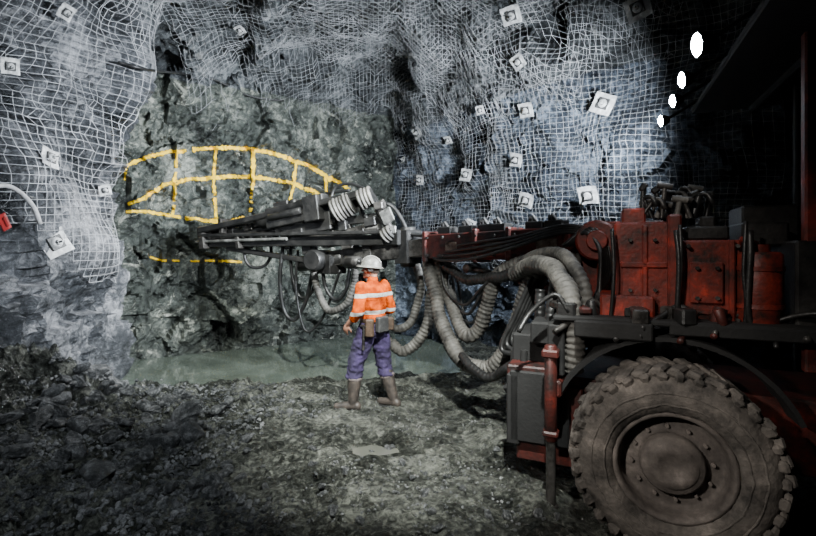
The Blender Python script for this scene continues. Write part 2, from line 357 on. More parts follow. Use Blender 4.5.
sheet((-1.6,3.0,1.0),(0,1,0),(0,0,1),(-1,0,0.0),3.5,4.5,0.05,lb+' pinned to tunnel side',keep=kl,rot=0.04,sp=0.085,r=0.0032)
sheet((-3.4,4.2,2.6),(0,1,0),(1,0,0),(0,0,1),5.5,3.8,0.05,lb+' over the roof',keep=lambda p:p.z>4 and p.y<8.35+(p.x+4)*0.6+0.5*noise.noise(p*1.3),rot=-0.1,seed=2)
sheet((-0.4,4.2,2.6),(0,1,0),(1,0,0),(0,0,1),6.0,3.6,0.08,lb+' over the roof',keep=lambda p:p.z>4 and p.y<8.3+(p.x+4)*0.6,rot=0.12,seed=3)
t=V((0.69,-0.724,0)); nR=V((0.724,0.69,0))
st0=V((-0.55,9.9,0))-nR*1.3
sheet(st0+V((0,0,1.6)),t,(0,0,1),nR,3.4,3.9,0.05,lb+' on far side wall',keep=lambda p:p.x>-0.35,rot=0.05,seed=5)
sheet(st0+t*2.6+V((0,0,1.6)),t,(0,0,1),nR,4.0,3.8,0.09,lb+' on wall behind machine',rot=-0.07,seed=6)
sheet(st0-nR*0.6+t*0.6+V((0,0,3.4)),t,V((-0.5,-0.45,0.74)),V((0.5,0.47,0.72)),5.6,2.2,0.12,lb+' along the roof shoulder',rot=0.1,seed=7)

# ------------------------------------------------------------ bolts plates
pm=Part()
bm=bmesh.new(); bmesh.ops.create_grid(bm,x_segments=8,y_segments=8,size=0.145)
for v in bm.verts:
    v.co.z=0.012+0.014*math.sin(v.co.x*22+1)*math.cos(v.co.y*17)+0.14*abs(v.co.x*v.co.y)*8*(0.25 if v.co.x>0 else 0.6)*0.3
bmesh.ops.solidify(bm,geom=bm.faces[:],thickness=0.008)
pm._bm(bm,lambda q:q,False)
me_plate=pm.mesh('bearing_plate',[M_plate])
pm=Part(); pm.box((0,0,0.03),(0.155,0.155,0.02),None,bev=0.008); me_ring=pm.mesh('washer',[M_bolt])
pm=Part(); pm.revolve([(0.062,0.035),(0.056,0.052),(0.035,0.062),(0.03,0.062)],(0,0,0),(0,0,1),16); pm.cyl((0,0,0.045),(0,0,0.10),0.028,seg=6,sm=False); pm.cyl((0,0,0.10),(0,0,0.16),0.012,seg=10); me_nut=pm.mesh('bolt',[M_plate])
def plate(px,py,s=1.0,rot=None,label='square galvanised rock bolt plate pinning wire mesh'):
    d=V(((px-CX)/F,1,-(py-HY)/F)).normalized(); h=B_low.ray_cast(V((0,0,CZ)),d,30)
    if h[0] is None: return
    n=h[1]; n=-n if n.dot(d)>0 else n
    n=(n+V((random.uniform(-.3,.3),random.uniform(-.3,.3),random.uniform(-.3,.3)))-d*0.25).normalized()
    q=n.to_track_quat('Z','Y').to_matrix().to_4x4()
    e=link(bpy.data.objects.new('rock_bolt',None)); e.empty_display_size=0.1
    e.matrix_world=Matrix.Translation(h[0]-d*0.12)@q@Matrix.Rotation(random.uniform(-.5,.5) if rot is None else rot,4,'Z')@Matrix.Scale(s,4)
    e['label']=label; e['category']='rock bolt'; e['group']='rock bolts in the mine walls'
    for nm,me in (('bearing_plate',me_plate),('washer',me_ring),('bolt',me_nut)):
        c=link(bpy.data.objects.new(nm,me)); c.parent=e
for px,py,s in [(603,104,1.0),(588,195,0.95),(526,200,0.85),(516,160,0.75),(526,110,0.8),(466,175,0.8),(417,133,0.75),(420,180,0.7),(388,218,0.7),(511,15,0.9),(638,8,1.0),(518,62,0.7),(470,225,0.7),(448,140,0.55),(403,160,0.5),(480,110,0.5)]:
    plate(px,py,s)
for px,py,s in [(55,243,0.95),(10,66,0.55),(50,158,0.7),(66,12,0.55),(105,190,0.45),(240,30,0.5)]:
    plate(px,py,s)
def onwall(px,py,off=0.12,b_=B_hi):
    d=V(((px-CX)/F,1,-(py-HY)/F)).normalized(); h=b_.ray_cast(V((0,0,CZ)),d,30); return h[0]-d*off
pt=Part(); pt.sweep([onwall(x,y,0.35,B_low) for x,y in [(-6,186),(8,186),(22,194),(34,208),(40,224)]],0.022)
pt.obj('hanging_pipe',M_white,None,'curved white pipe hanging on wire mesh','pipe')
pt=Part(); c=onwall(4,222,0.2,B_low); pt.box(c,(0.02,0.10,0.16),Matrix.Rotation(0.5,3,'X')); pt.box(c+V((0.02,0,0)),(0.02,0.03,0.1),Matrix.Rotation(0.5,3,'X'))
pt.obj('tag',M_tagred,None,'red plastic tag hung on wire mesh','tag')
def strung(pts,r,name,label,mat,off=0.10):
    pt=Part(); pt.sweep([onwall(x,y,off) for x,y in pts],r,6,0.05); return pt.obj(name,mat,None,label,'cable')
strung([(118,62),(150,70),(185,74),(215,80),(250,96),(284,101)],0.018,'cable','thin black cable strung across top of rock face',M_bhose)
strung([(392,150),(400,170),(418,190),(430,205)],0.015,'cable','thin dark cable hanging in wall corner',M_bhose)

# ------------------------------------------------------------ yellow paint
PT=Part(); cam0=V((0,0,CZ))
def paint(pts,w=3.0,gap=-0.5):
    q=catmull([V((x,y,0)) for x,y in pts],1.0); rows=[]
    for i,c in enumerate(q):
        d=(q[min(i+1,len(q)-1)]-q[max(i-1,0)]).normalized(); nn=V((-d.y,d.x,0))
        nz=noise.noise(V((c.x*0.25,c.y*0.25,2)))
        ww=w*(0.6+0.8*abs(nz))
        c=c+nn*noise.noise(V((c.x*0.08,c.y*0.08,5)))*1.5
        if noise.noise(V((c.x*0.15,c.y*0.15,7)))<gap: rows.append(None); continue
        rr=[]
        j1=1+0.4*noise.noise(V((c.x*1.3,c.y*1.3,1)))+0.4*noise.noise(V((c.x*.5,c.y*.5,21))); j2=1+0.4*noise.noise(V((c.x*1.3,c.y*1.3,11)))+0.4*noise.noise(V((c.x*.5,c.y*.5,31)))
        for k in (-1,-0.33,0.33,1):
            e=c+nn*k*ww*0.5*(j1 if k<0 else j2)
            dd=V(((e.x-CX)/F,1,-(e.y-HY)/F)).normalized(); h=B_hi.ray_cast(cam0,dd,30)
            rr.append(h[0]-dd*0.02 if h[0] else None)
        rows.append(rr if all(x is not None for x in rr) else None)
    for a,b_ in zip(rows[:-1],rows[1:]):
        if a and b_:
            for k in range(3):
                if max((a[k]-b_[k]).length,(a[k+1]-b_[k+1]).length)<0.3: PT.add([a[k],a[k+1],b_[k+1],b_[k]],[(0,1,2,3)],False)
paint([(126,166),(140,160),(165,153),(200,149),(240,148),(275,154),(305,165),(330,178),(350,190)],4.8)
paint([(128,205),(145,197),(158,188),(175,182),(210,178),(250,177),(285,182),(310,190),(322,196)],4.8)
paint([(126,212),(150,212),(180,217),(215,221),(250,218)],4.2)
paint([(177,152),(175,182),(173,215)],3.8)
paint([(216,150),(214,180),(215,205),(218,238)],3.8)
paint([(254,149),(253,178),(250,212)],4.4)
paint([(297,162),(293,185),(289,206)],3.8)
paint([(325,176),(327,195)],3.4)
paint([(127,167),(124,180)],2.6)
paint([(150,257),(160,260),(185,261),(215,261),(245,262)],2.8,-0.12)
PT.obj('painted_marking',M_yel,None,'yellow spray painted arcs and grid lines on rock face','painted line')

# ------------------------------------------------------------ rubble
stones=[]
for k in range(7):
    bm=bmesh.new(); bmesh.ops.create_icosphere(bm,subdivisions=3,radius=0.5)
    planes=[(V((random.gauss(0,1),random.gauss(0,1),random.gauss(0,1))).normalized(),random.uniform(0.20,0.36)) for _ in range(9)]
    for v in bm.verts:
        for n_,d_ in planes:
            t_=v.co.dot(n_)-d_
            if t_>0: v.co-=n_*t_
        v.co=V((v.co.x*1.25,v.co.y,v.co.z*0.75))+noise.noise_vector(v.co*5)*0.02
    me=bpy.data.meshes.new('rubble_rock'); bm.to_mesh(me); bm.free(); me.materials.append(M_rub); stones.append(me)
spots=[]
for k in range(270):
    if k<220:
        px=random.uniform(-5,270); py=random.uniform(400,505)
        if random.random()<0.5: px=random.uniform(0,200); py=random.uniform(400,455)
    else: px=random.uniform(250,560); py=random.uniform(430,530)
    Y=CZ*F/(py-HY)*0.96; X=(px-CX)/F*Y
    s=random.uniform(0.06,0.18) if px<250 else random.uniform(0.03,0.08)
    if random.random()<0.18 and px<200: s*=1.7
    if X<-3.4: X=-3.4
    spots.append((X,Y,s))
for X,Y,s in spots:
    o=link(bpy.data.objects.new('rubble_rock',random.choice(stones))); o.location=(X,Y,fh(X,Y)+s*0.24); o.scale=(s,s,s)
    o.rotation_euler=(random.uniform(-.5,.5),random.uniform(-.5,.5),random.uniform(0,6.3))
    o['label']='angular grey broken rock lying on muddy floor'; o['category']='rock'; o['group']='loose rocks on the tunnel floor'
G=Part(); bm=bmesh.new(); bmesh.ops.create_icosphere(bm,subdivisions=1,radius=0.5); ic=[v.co.copy() for v in bm.verts]; bm.verts.index_update(); icf=[[v.index for v in f.verts] for f in bm.faces]; bm.free()
for k in range(7000):
    Y=random.uniform(2.6,6.0); X=random.uniform(-0.92*Y,min(0.28*Y,0.9)) if random.random()<0.55 else random.uniform(-0.92*Y,-0.25*Y)
    X=max(X,-3.6)
    if noise.noise(V((X*1.2,Y*1.2,9)))<-0.15 and X>-1.5: continue
    if ((X+0.33)/0.5)**2+((Y-4.3)/0.3)**2<1: continue
    z=fh(X,Y)
    if z<0.02: continue
    s=random.uniform(0.008,0.028)*(1 if X>-1 else 1.8); R=Matrix.Rotation(random.uniform(0,6),3,V((random.random(),random.random(),random.random()+.1)))
    G.add([R@V((c.x*s*random.uniform(.8,1.5),c.y*s*random.uniform(.6,1.2),c.z*s*random.uniform(.6,1))) +V((X,Y,z+s*0.15)) for c in ic],icf,False)
o=G.obj('gravel',M_rub,None,'scattered small broken stones over muddy floor','gravel'); o['kind']='stuff'

# ------------------------------------------------------------ drill rig
ang=math.atan2(0.39,-0.92); RZ=-0.09
rig=link(bpy.data.objects.new('drill_rig',None)); rig.location=(2.08,3.68,RZ); rig.rotation_euler=(0,0,ang)
rig['label']='dirty red underground drilling rig with long boom and thick hoses'; rig['category']='drilling machine'
RM=Matrix.Translation((2.08,3.68,RZ))@Matrix.Rotation(ang,4,'Z'); RI=RM.inverted(); R3=RI.to_3x3()
def L_(px,py,Y): return RI@P(px,py,Y)
def ML(px,py,ly):
    o=RI@cam0; d=R3@V(((px-CX)/F,1,-(py-HY)/F)); t=(ly-o.y)/d.y; return o+d*t
def pbox(pt,x0,y0,x1,y1,ly,depth,bev=0.015):
    xm=(x0+x1)/2; a=ML(x0,(y0+y1)/2,ly); b_=ML(x1,(y0+y1)/2,ly); c=ML(xm,y0,ly); d=ML(xm,y1,ly)
    ctr=V(((a.x+b_.x)/2,ly-depth/2,(c.z+d.z)/2)); pt.box(ctr,(abs(a.x-b_.x),depth,abs(c.z-d.z)),bev=bev); return ctr
WR=0.62
t=Part(); t.smooth=True
t.revolve([(0.345,-0.02),(0.355,0.03),(0.42,0.048),(0.50,0.042),(0.555,0.012),(0.585,-0.035),(0.597,-0.08),(0.60,-0.2),(0.597,-0.36),(0.56,-0.41),(0.42,-0.44),(0.345,-0.40)],(0,0,0),(0,1,0),72)
t.revolve([(0.395,0.046),(0.40,0.055),(0.408,0.048)],(0,0,0),(0,1,0),72)
t.revolve([(0.47,0.046),(0.476,0.054),(0.484,0.045)],(0,0,0),(0,1,0),72)
for k in range(34):
    for sd in (0,1):
        a=2*math.pi*(k+0.5*sd)/34+random.uniform(-.02,.02); Ra=Matrix.Rotation(a,3,'Y')
        c=Ra@V((0,-0.085 if not sd else -0.30,0.594)); 
        t.box(c,(0.082,0.20,0.05),Ra@Matrix.Rotation(0.35*(1 if sd else -1),3,'Z'),bev=0.02)
        if not sd:
            c=Ra@V((0,0.002,0.562)); t.box(c,(random.uniform(.055,.075),0.04,random.uniform(.06,.09)),Ra@Matrix.Rotation(-0.5,3,'X'),bev=0.02)
for k,vv in enumerate(t.v):
    q=V(vv); t.v[k]=tuple(q+noise.noise_vector(q*14)*0.010)
tm=t.mesh('tyre',[M_rubber])
r=Part(); r.smooth=True
r.revolve([(0.352,0.0),(0.347,0.024),(0.325,0.024),(0.312,-0.02),(0.302,-0.10),(0.285,-0.11),(0.21,-0.085),(0.19,-0.08),(0.18,-0.09)],(0,0,0),(0,1,0),60)
r.revolve([(0.352,-0.4),(0.30,-0.38),(0.29,-0.15)],(0,0,0),(0,1,0),60)
rm_=r.mesh('rim',[M_rim])
h=Part(); h.smooth=True
h.revolve([(0.19,-0.10),(0.186,-0.03),(0.17,-0.01),(0.145,-0.012),(0.14,0.0),(0.08,0.004),(0.07,-0.006),(0.001,-0.004)],(0,0,0),(0,1,0),40)
hm=h.mesh('hub',[M_rim])
n=Part(); n.cyl((0,-0.11,0),(0,-0.075,0),0.012,seg=6,sm=False); nutm=n.mesh('wheel_nut',[M_rim])
for wi,(x,y,r) in enumerate([(0.055,0.92,0),(0.055,-0.92,math.pi),(-3.0,0.92,0),(-3.0,-0.92,math.pi)]):
    t_=link(bpy.data.objects.new('wheel',tm)); t_.parent=rig; t_.location=(x,y,WR); t_.rotation_euler=(0,0.1,r)
    for nme,m_ in (('rim',rm_),('hub',hm)):
        c=link(bpy.data.objects.new(nme,m_)); c.parent=t_
    if wi==0:
        for k in range(12):
            a=2*math.pi*k/12; c=link(bpy.data.objects.new('wheel_nut',nutm)); c.parent=t_; c.location=(0.232*math.cos(a),0.012,0.232*math.sin(a))
c=Part(); c.box((-1.3,0,0.75),(4.6,0.9,0.5)); c.box((0.0,0,0.62),(0.3,1.3,0.26)); c.box((-3.0,0,0.62),(0.3,1.3,0.26)); c.box((0.85,0,0.62),(0.5,1.0,0.62)); c.box((1.0,0.25,0.95),(0.35,0.5,0.22))
c.obj('chassis',M_redd,rig)
f=Part()
n_=22; vs=[];fs=[]
for i in range(n_+1):
    a=math.radians(8+i/n_*150)
    for rr in (0.76,0.79):
        for yy in (0.35,0.72): vs.append((0.05+rr*math.cos(a),yy,WR+rr*math.sin(a)*0.99))
for i in range(n_):
    o_=i*4
    for (p_,q_) in ((0,1),(1,3),(3,2),(2,0)): fs.append((o_+p_,o_+q_,o_+4+q_,o_+4+p_))
f.add(vs,fs,False)
f.box((-0.3,0.42,1.49),(2.2,0.60,0.04)); f.box((-0.55,0.72,1.46),(1.2,0.03,0.08)); f.box((0.4,0.74,1.43),(0.5,0.05,0.12))
f.box((0.78,0.5,1.25),(0.12,0.4,0.38))
f.obj('fender',M_black,rig)
for k in range(30):
    x=random.uniform(-1.1,0.78); y=random.uniform(0.3,0.72)
    def mk(p_,x=x,y=y,k=k):
        if k%3==0: p_.box((x,y,1.53+random.uniform(0,.03)),(random.uniform(.08,.26),random.uniform(.05,.14),random.uniform(.05,.14)),Matrix.Rotation(random.uniform(0,3),3,'Z'))
        elif k%3==1: p_.sweep([(x,y,1.53),(x+.1,y+random.uniform(-.05,.05),1.56+random.uniform(0,.1)),(x+random.uniform(.15,.3),y+random.uniform(-.1,.12),1.52),(x+.35,.76,1.40+random.uniform(-.06,.06))],random.uniform(.012,.025))
        else: p_.cyl((x,y,1.5),(x+random.uniform(-.05,.05),y,1.58+random.uniform(0,.06)),random.uniform(.02,.05),seg=12,bev=.006)
    one('deck_fitting',[M_steel,M_dark,M_redd,M_bhose][k%4],rig,mk)
b1_=Part(); pbox(b1_,614,222,672,324,0.45,0.8); pbox(b1_,600,296,655,332,0.55,0.5); pbox(b1_,622,208,646,226,0.40,0.3); pbox(b1_,668,214,682,330,0.50,0.1)
pbox(b1_,620,262,668,268,0.47,0.03); pbox(b1_,642,225,648,320,0.47,0.03)
b1_.obj('bulkhead',M_red,rig)
b2_=Part(); pbox(b2_,682,240,742,330,0.5,0.8); pbox(b2_,690,262,724,304,0.53,0.03); pbox(b2_,730,240,736,328,0.54,0.05); pbox(b2_,682,310,742,315,0.515,0.02)
b2_.obj('engine_cover',M_red,rig)
b2b=Part(); pbox(b2b,686,226,730,240,0.45,0.5); pbox(b2b,742,222,790,246,0.3,0.4); pbox(b2b,700,216,716,228,0.4,0.2); b2b.obj('air_intake',M_dark,rig)
for (x,y) in [(697,268),(717,268),(697,298),(717,298),(688,246),(737,246),(688,320),(737,320),(630,240),(655,240),(630,290),(655,290)]:
    q=ML(x,y,0.53 if x>680 else .46); one('cover_bolt',M_steel,rig,lambda p_:p_.cyl(q-V((0,0.02,0)),q+V((0,0.03,0)),0.013,seg=8))
for k,x0 in enumerate((676,680,746,750,612)):
    pts=[ML(x0,random.uniform(220,235),0.55),ML(x0+random.uniform(-3,3),random.uniform(255,275),0.58),ML(x0+random.uniform(-4,4),random.uniform(290,305),0.58),ML(x0+random.uniform(-4,4),330,0.55)]
    one('side_hose',[M_bhose,M_dark][k%2],rig,lambda p_:p_.sweep(pts,random.uniform(.012,.02),8))
tk=Part()
q=ML(766,252,0.62); q2=ML(766,330,0.62); tk.smooth=True
tk.cyl(V((q.x,0.45,q2.z)),V((q.x,0.45,q.z)),0.14,seg=28,bev=0.02)
for zz in (0.25,0.75): tk.cyl(V((q.x,0.45,q2.z+(q.z-q2.z)*zz)),V((q.x,0.45,q2.z+(q.z-q2.z)*zz+0.03)),0.148,seg=28)
tk.cyl(V((q.x,0.45,q.z)),V((q.x,0.45,q.z+0.05)),0.07,seg=20); tk.cyl(V((q.x,0.45,q.z+0.05)),V((q.x+0.1,0.45,q.z+0.09)),0.02)
tk.obj('filter_tank',M_red,rig)
b3=Part(); pbox(b3,796,240,900,340,0.55,1.0); pbox(b3,742,205,800,248,0.0,0.4); b3.obj('rear_housing',M_dark,rig)
for k in range(20):
    x=640+k*3.4+random.uniform(-2,2); y0=218; y1=random.uniform(186,208); ly=random.uniform(0.1,0.42)
    a=ML(x,y0,ly);b_=ML(x+random.uniform(-9,12),y1,ly)
    def mk(p_):
        p_.cyl(a,b_,random.uniform(.012,.026))
        if k%4==0: p_.sweep([b_,b_+V((-0.01,0.01,0.015)),b_+V((-0.05,0.03,0.01)),b_+V((-0.08,0.04,-0.06))],0.018,8)
        elif k%3==1: p_.box(b_,(0.07,0.05,0.05),Matrix.Rotation(k,3,'Y'))
        else: p_.cyl(b_-V((.05,0,0)),b_+V((.05,0,0.02)),0.024,seg=10)
    one('hydraulic_fitting',[M_steel,M_bhose,M_hose][k%3],rig,mk)
lampw=[P(697,45,2.87),P(682,80,3.46),P(673,101,3.95),P(661,121,4.55)]
lw=[RI@q for q in lampw]
cp=Part(); a=lw[0]; e=lw[3]; zc=3.40
a0=V((a.x-0.30,a.y+0.25,zc)); e0=V((e.x-0.30,e.y-0.25,zc)); xm=(a0.x+e0.x)/2
cp.box((xm-1.5,(a0.y+e0.y)/2,zc+.02),(3.0,abs(a0.y-e0.y),0.06))
for k in range(6): cp.box((xm-0.5-k*0.45,(a0.y+e0.y)/2,zc-.035),(0.06,abs(a0.y-e0.y)-0.1,0.06))
cp.obj('canopy',M_black,rig)
q=ML(814,200,0.55)
for (x,y,zb,m_) in ((q.x,0.5,1.2,M_red),(q.x-1.3,0.5,1.0,M_black),(q.x-.3,-0.6,0.9,M_black),(q.x-1.3,-0.6,0.9,M_black)):
    one('canopy_post',m_,rig,lambda p_:p_.beam((x,y,zb),(x,y,zc),0.08,0.08))
for k,q in enumerate(lw):
    h=Part(); h.smooth=True; dr=(V((1,0.25,-0.18))).normalized(); sc_=(1.1,0.9,0.85,0.85)[k]
    h.revolve([(0.001,-0.09*sc_),(0.04*sc_,-0.085*sc_),(0.066*sc_,-0.03*sc_),(0.072*sc_,0.0),(0.066*sc_,0.004)],q,dr,24)
    h.cyl(q-dr*0.05,q+V((-0.3,0,0.16)),0.014)
    lo=h.obj('work_lamp',M_dark,rig)
    g=Part(); g.revolve([(0.066*sc_,0.0),(0.04*sc_,0.016),(0.001,0.022)],q,dr,24); g.obj('lamp_lens',M_lamp,lo,'glowing white lens')
jk=Part(); fw=RI@V((1.04,3.30,0))
jk.cyl(V((fw.x,fw.y,0.60)),V((fw.x,fw.y,1.30)),0.045,seg=20,bev=0.01); jk.box((fw.x,fw.y,1.24),(0.12,0.12,0.06)); jk.box((fw.x,fw.y,0.66),(0.11,0.11,0.04)); jk.beam((fw.x-0.02,fw.y,0.98),(fw.x-0.1,0.2,0.98),0.10,0.12)
jo=jk.obj('stabiliser_jack',M_redd,rig)
jf=Part(); jf.cyl(V((fw.x,fw.y,0.05)),V((fw.x,fw.y,0.65)),0.035,seg=18); jf.cyl(V((fw.x,fw.y,0.02)),V((fw.x,fw.y,0.06)),0.12,seg=24); jf.cyl(V((fw.x,fw.y,0.05)),V((fw.x,fw.y,0.14)),0.07,0.05,seg=20)
jf.obj('jack_foot',M_steel,jo)
fr=Part(); pbox(fr,512,335,566,368,0.30,0.6); pbox(fr,520,372,562,430,0.20,0.4); pbox(fr,530,325,640,348,0.45,0.5)
fr.cyl(L_(508,385,3.9),L_(530,420,3.9),0.05); fr.cyl(L_(514,350,3.9),L_(514,430,3.9),0.03); fr.cyl(L_(524,350,3.8),L_(520,440,3.8),0.03)
fr.box((1.12,0.25,0.72),(0.10,0.6,0.56)); fr.box((0.92,0.53,0.75),(0.45,0.04,0.56))
fr.obj('front_frame',M_black,rig)
tr=Part(); a=L_(597,241,4.15); tr.cyl(a+V((0,-0.18,0)),a+V((0,0.20,0)),0.18,seg=32,bev=0.02); tr.cyl(a+V((0,0.20,0)),a+V((0,0.25,0)),0.09,seg=20,bev=.01)
tr.box(a+V((-0.28,-0.05,-0.02)),(0.5,0.34,0.38)); tr.box(a+V((-0.2,-0.05,-0.45)),(0.4,0.34,0.7)); tr.beam(a+V((0.0,-.1,-0.1)),a+V((0.0,-.1,-0.75)),0.2,0.3)
tr.obj('boom_turret',M_red,rig)
bA=L_(600,243,4.25); bM=L_(428,247,5.75); bE=L_(322,260,6.75)
bo=Part(); bo.beam(bA,bM,0.26,0.33,h2=0.30,w2=0.24)
dv_=(bM-bA).normalized()
for t_ in (0.12,0.42,0.62,0.97):
    q=bA.lerp(bM,t_); bo.beam(q-dv_*0.03,q+dv_*0.03,0.31,0.38)
bx,by=frame_of(dv_)
boom=bo.obj('boom',M_boom,rig)
one('inner_boom',M_steel,boom,lambda p_:(p_.beam(bM-dv_*0.05,bE,0.19,0.22),p_.beam(bM+ (bE-bM)*0.45,bM+(bE-bM)*0.52,0.24,0.28)))
side=bx if (RM.to_3x3()@bx).dot(V((0,-1,0)))>0 else -bx
Rb=Matrix((dv_,side,dv_.cross(side))).transposed()
for t_,w_,h_ in ((0.22,0.22,0.10),(0.52,0.26,0.07),(0.78,0.16,0.10)):
    one('warning_label',M_decal,boom,lambda p_:p_.box(bA.lerp(bM,t_)+side*0.131,(w_,0.008,h_),Rb,bev=0.002))
for t_ in np.linspace(0.05,0.95,9):
    for s_ in (-0.11,0.11):
        q=bA.lerp(bM,t_)+V((0,0,s_))+side*0.125; one('boom_bolt',M_steel,boom,lambda p_:p_.cyl(q,q+side*0.03,0.016,seg=6,sm=False))
for t_ in (0.2,0.3,0.5,0.58,0.7,0.85): 
    q=bA.lerp(bM,t_)+V((0,0,0.19)); one('valve_block',M_dark,boom,lambda p_:(p_.box(q,(0.2,0.16,0.10),Rb),p_.cyl(q+V((0,0,.04)),q+V((0.05,0.0,0.11)),0.025),p_.cyl(q+V((.06,0,.04)),q+V((0.06,0.05,0.09)),0.02)))
a=L_(600,300,4.2); q=L_(470,268,5.3); m_=a.lerp(q,0.55); one('lift_cylinder',M_redd,boom,lambda p_:p_.cyl(a,m_,0.065,bev=0.01))
one('piston_rod',M_steel,boom,lambda p_:(p_.cyl(m_,q,0.035),p_.cyl(q+side*0.08,q-side*0.08,0.05)))
hd=Part(); hc=L_(408,247,5.95); hd.box(hc,(0.24,0.28,0.44),Rb); hd.cyl(hc+V((0,0,-0.26)),hc+V((0,0,0.26)),0.10,bev=0.01); hd.box(L_(395,238,6.0),(0.34,0.24,0.2),Rb)
hd.cyl(L_(345,262,6.35),L_(385,262,6.15),0.09,bev=.01); hd.box(L_(330,264,6.65),(0.40,0.3,0.28),Rb); hd.cyl(L_(300,264,6.95),L_(345,258,6.5),0.12,bev=.02)
hd.cyl(L_(320,260,6.6)+V((0,.22,0)),L_(320,260,6.6)-V((0,.22,0)),0.15,bev=.02)
hd.obj('boom_head',M_dark,boom)
fd=Part()
f0=L_(208,231,7.55); f1=L_(372,194,6.15)
fdv=(f1-f0).normalized(); fx,fy=frame_of(fdv); fs_=fx if (RM.to_3x3()@fx).dot(V((0,-1,0)))>0 else -fx
Rf=Matrix((fdv,fs_,fdv.cross(fs_))).transposed()
fd.beam(f0,f1,0.08,0.10); fd.beam(f0+fs_*0.18,f1+fs_*0.18,0.06,0.09)
g0=L_(210,243,7.5); g1=L_(398,240,5.95); fd.beam(g0,g1,0.18,0.14); fd.beam(g0+fs_*0.15+V((0,0,0.12)),g1+fs_*0.15+V((0,0,.10)),0.05,0.05)
fd.beam(g0+fdv*.4+V((0,0,-0.14)),L_(330,264,6.6),0.08,0.08)
fd.beam(f0.lerp(g0,.5),f1.lerp(g1,.5),0.07,0.12)
for t_ in np.linspace(0.0,1,12):
    a=f0.lerp(f1,t_); b_=g0.lerp(g1,t_); fd.beam(a,b_,0.07,0.05)
feed=fd.obj('drill_feed',M_dark,rig)
for k in range(2):
    q=(f0.lerp(g0,0.2+k*0.8)); one('front_clamp',M_steel,feed,lambda p_:(p_.box(q,(0.12,0.36,0.20),Rf),p_.cyl(q-fdv*0.10,q+fdv*0.16,0.07,bev=.01)))
one('rod_guide',M_steel,feed,lambda p_:p_.box(f0.lerp(f1,0.14),(0.08,0.30,0.24),Rf)); one('rod_guide',M_steel,feed,lambda p_:p_.box(g0.lerp(g1,0.22),(0.08,0.32,0.2),Rf))
rd=Part()
c_=f0.lerp(f1,0.60)+V((0,0,-0.06))+fs_*0.08; rd.box(c_,(0.9,0.26,0.30),Rf); rd.box(c_+fdv*0.42,(0.26,0.34,0.36),Rf); rd.cyl(c_-fdv*0.65,c_-fdv*0.42,0.11,bev=.01); rd.cyl(c_+V((0,0,.1)),c_+V((0,0,.22)),0.07,bev=.01)
rd.box(c_+V((0,0,.16))-fdv*0.2,(0.28,0.18,0.12),Rf); rd.cyl(c_+fs_*.16-fdv*.35,c_+fs_*.16+fdv*.25,0.05,bev=.01)
rd.box(f0.lerp(g0,.5).lerp(f1.lerp(g1,.5),.62),(0.9,0.2,0.26),Rf)
rd.obj('rock_drill',M_dark,feed)
one('drill_rod',M_bright,feed,lambda p_:p_.cyl(f0+V((0,0,.07))+fs_*0.08-fdv*0.1,c_-fdv*0.5,0.022))
one('drill_rod',M_bright,feed,lambda p_:p_.cyl(g0+fs_*0.14+V((0,0,.04))-fdv*0.15,g0.lerp(g1,0.5)+fs_*0.14+V((0,0,.04)),0.024))
one('feed_motor',M_steel,feed,lambda p_:p_.cyl(L_(346,262,6.15),L_(360,262,6.05),0.075,bev=.01))
def coil(cc,n,R_,axw):
    ax=(R3@V(axw)).normalized(); cd=Part()
    for k in range(n):
        ctr=cc+ax*(k-(n-1)/2)*0.05
        cd.revolve([(R_*(1+.05*math.sin(k*2))+0.025*math.cos(a),0.025*math.sin(a)) for a in np.linspace(0,2*math.pi,9)],ctr,ax,28)
    o=cd.obj('hose_coil',M_hose,feed); one('drum_core',M_dark,o,lambda p_:p_.cyl(cc-ax*0.026*n,cc+ax*0.026*n,R_-0.015))
coil(L_(343,207,6.2),6,0.14,(0.9,-0.12,0.42)); coil(L_(366,198,6.05),4,0.12,(0.85,-0.15,0.3)); coil(L_(388,234,5.9),3,0.08,(0.7,-0.3,0.5))
for nm,px,py,Y,sz,ro in (('bracket_plate',387,216,5.85,(0.17,0.03,0.19),0.3),('bracket_plate',392,230,5.85,(0.12,0.03,0.10),0),('bracket_plate',299,222,6.55,(0.16,0.02,0.07),0)):
    one(nm,M_bright,feed,lambda p_:p_.box(L_(px,py,Y),sz,Rf@Matrix.Rotation(ro,3,'Y')))
one('feed_cylinder',M_steel,feed,lambda p_:p_.cyl(L_(376,205,6.0),L_(398,240,5.9),0.045,bev=.01)); one('feed_cylinder',M_steel,feed,lambda p_:p_.cyl(L_(300,240,6.7),L_(380,228,6.0),0.06,bev=.01)); one('feed_cylinder',M_steel,feed,lambda p_:p_.cyl(L_(240,236,7.2),L_(300,228,6.7),0.05,bev=.01))
for i_,(x,y,Y) in enumerate([(262,222,7.0),(280,216,6.9),(300,208,6.7),(318,206,6.5),(270,236,7.0),(345,226,6.3),(362,230,6.15),(318,238,6.55),(335,222,6.4),(372,222,6.05),(250,228,7.1),(290,246,6.9),(350,244,6.3),(368,246,6.2),(232,232,7.3),(310,250,6.7),(330,244,6.5),(322,200,6.4),(380,206,5.95),(300,232,6.6),(284,228,6.8)]):
    one('feed_fitting',[M_steel,M_dark][i_%2],feed,lambda p_:(p_.box(L_(x,y,Y),(random.uniform(.12,.24),random.uniform(.1,.2),random.uniform(.08,.16)),Rf),p_.cyl(L_(x,y-2,Y),L_(x+4,y-6,Y),0.03)))
def hose(pts,r,rib=0.0,mat=None,rw=0.05,name='hose',label=None):
    h=Part(); h.sweep([L_(*p_) for p_ in pts],r,12,0.012 if rib else 0.04,rib,rw); return h.obj(name,mat or M_bhose,rig,label)
gl='thick ribbed grey hose'
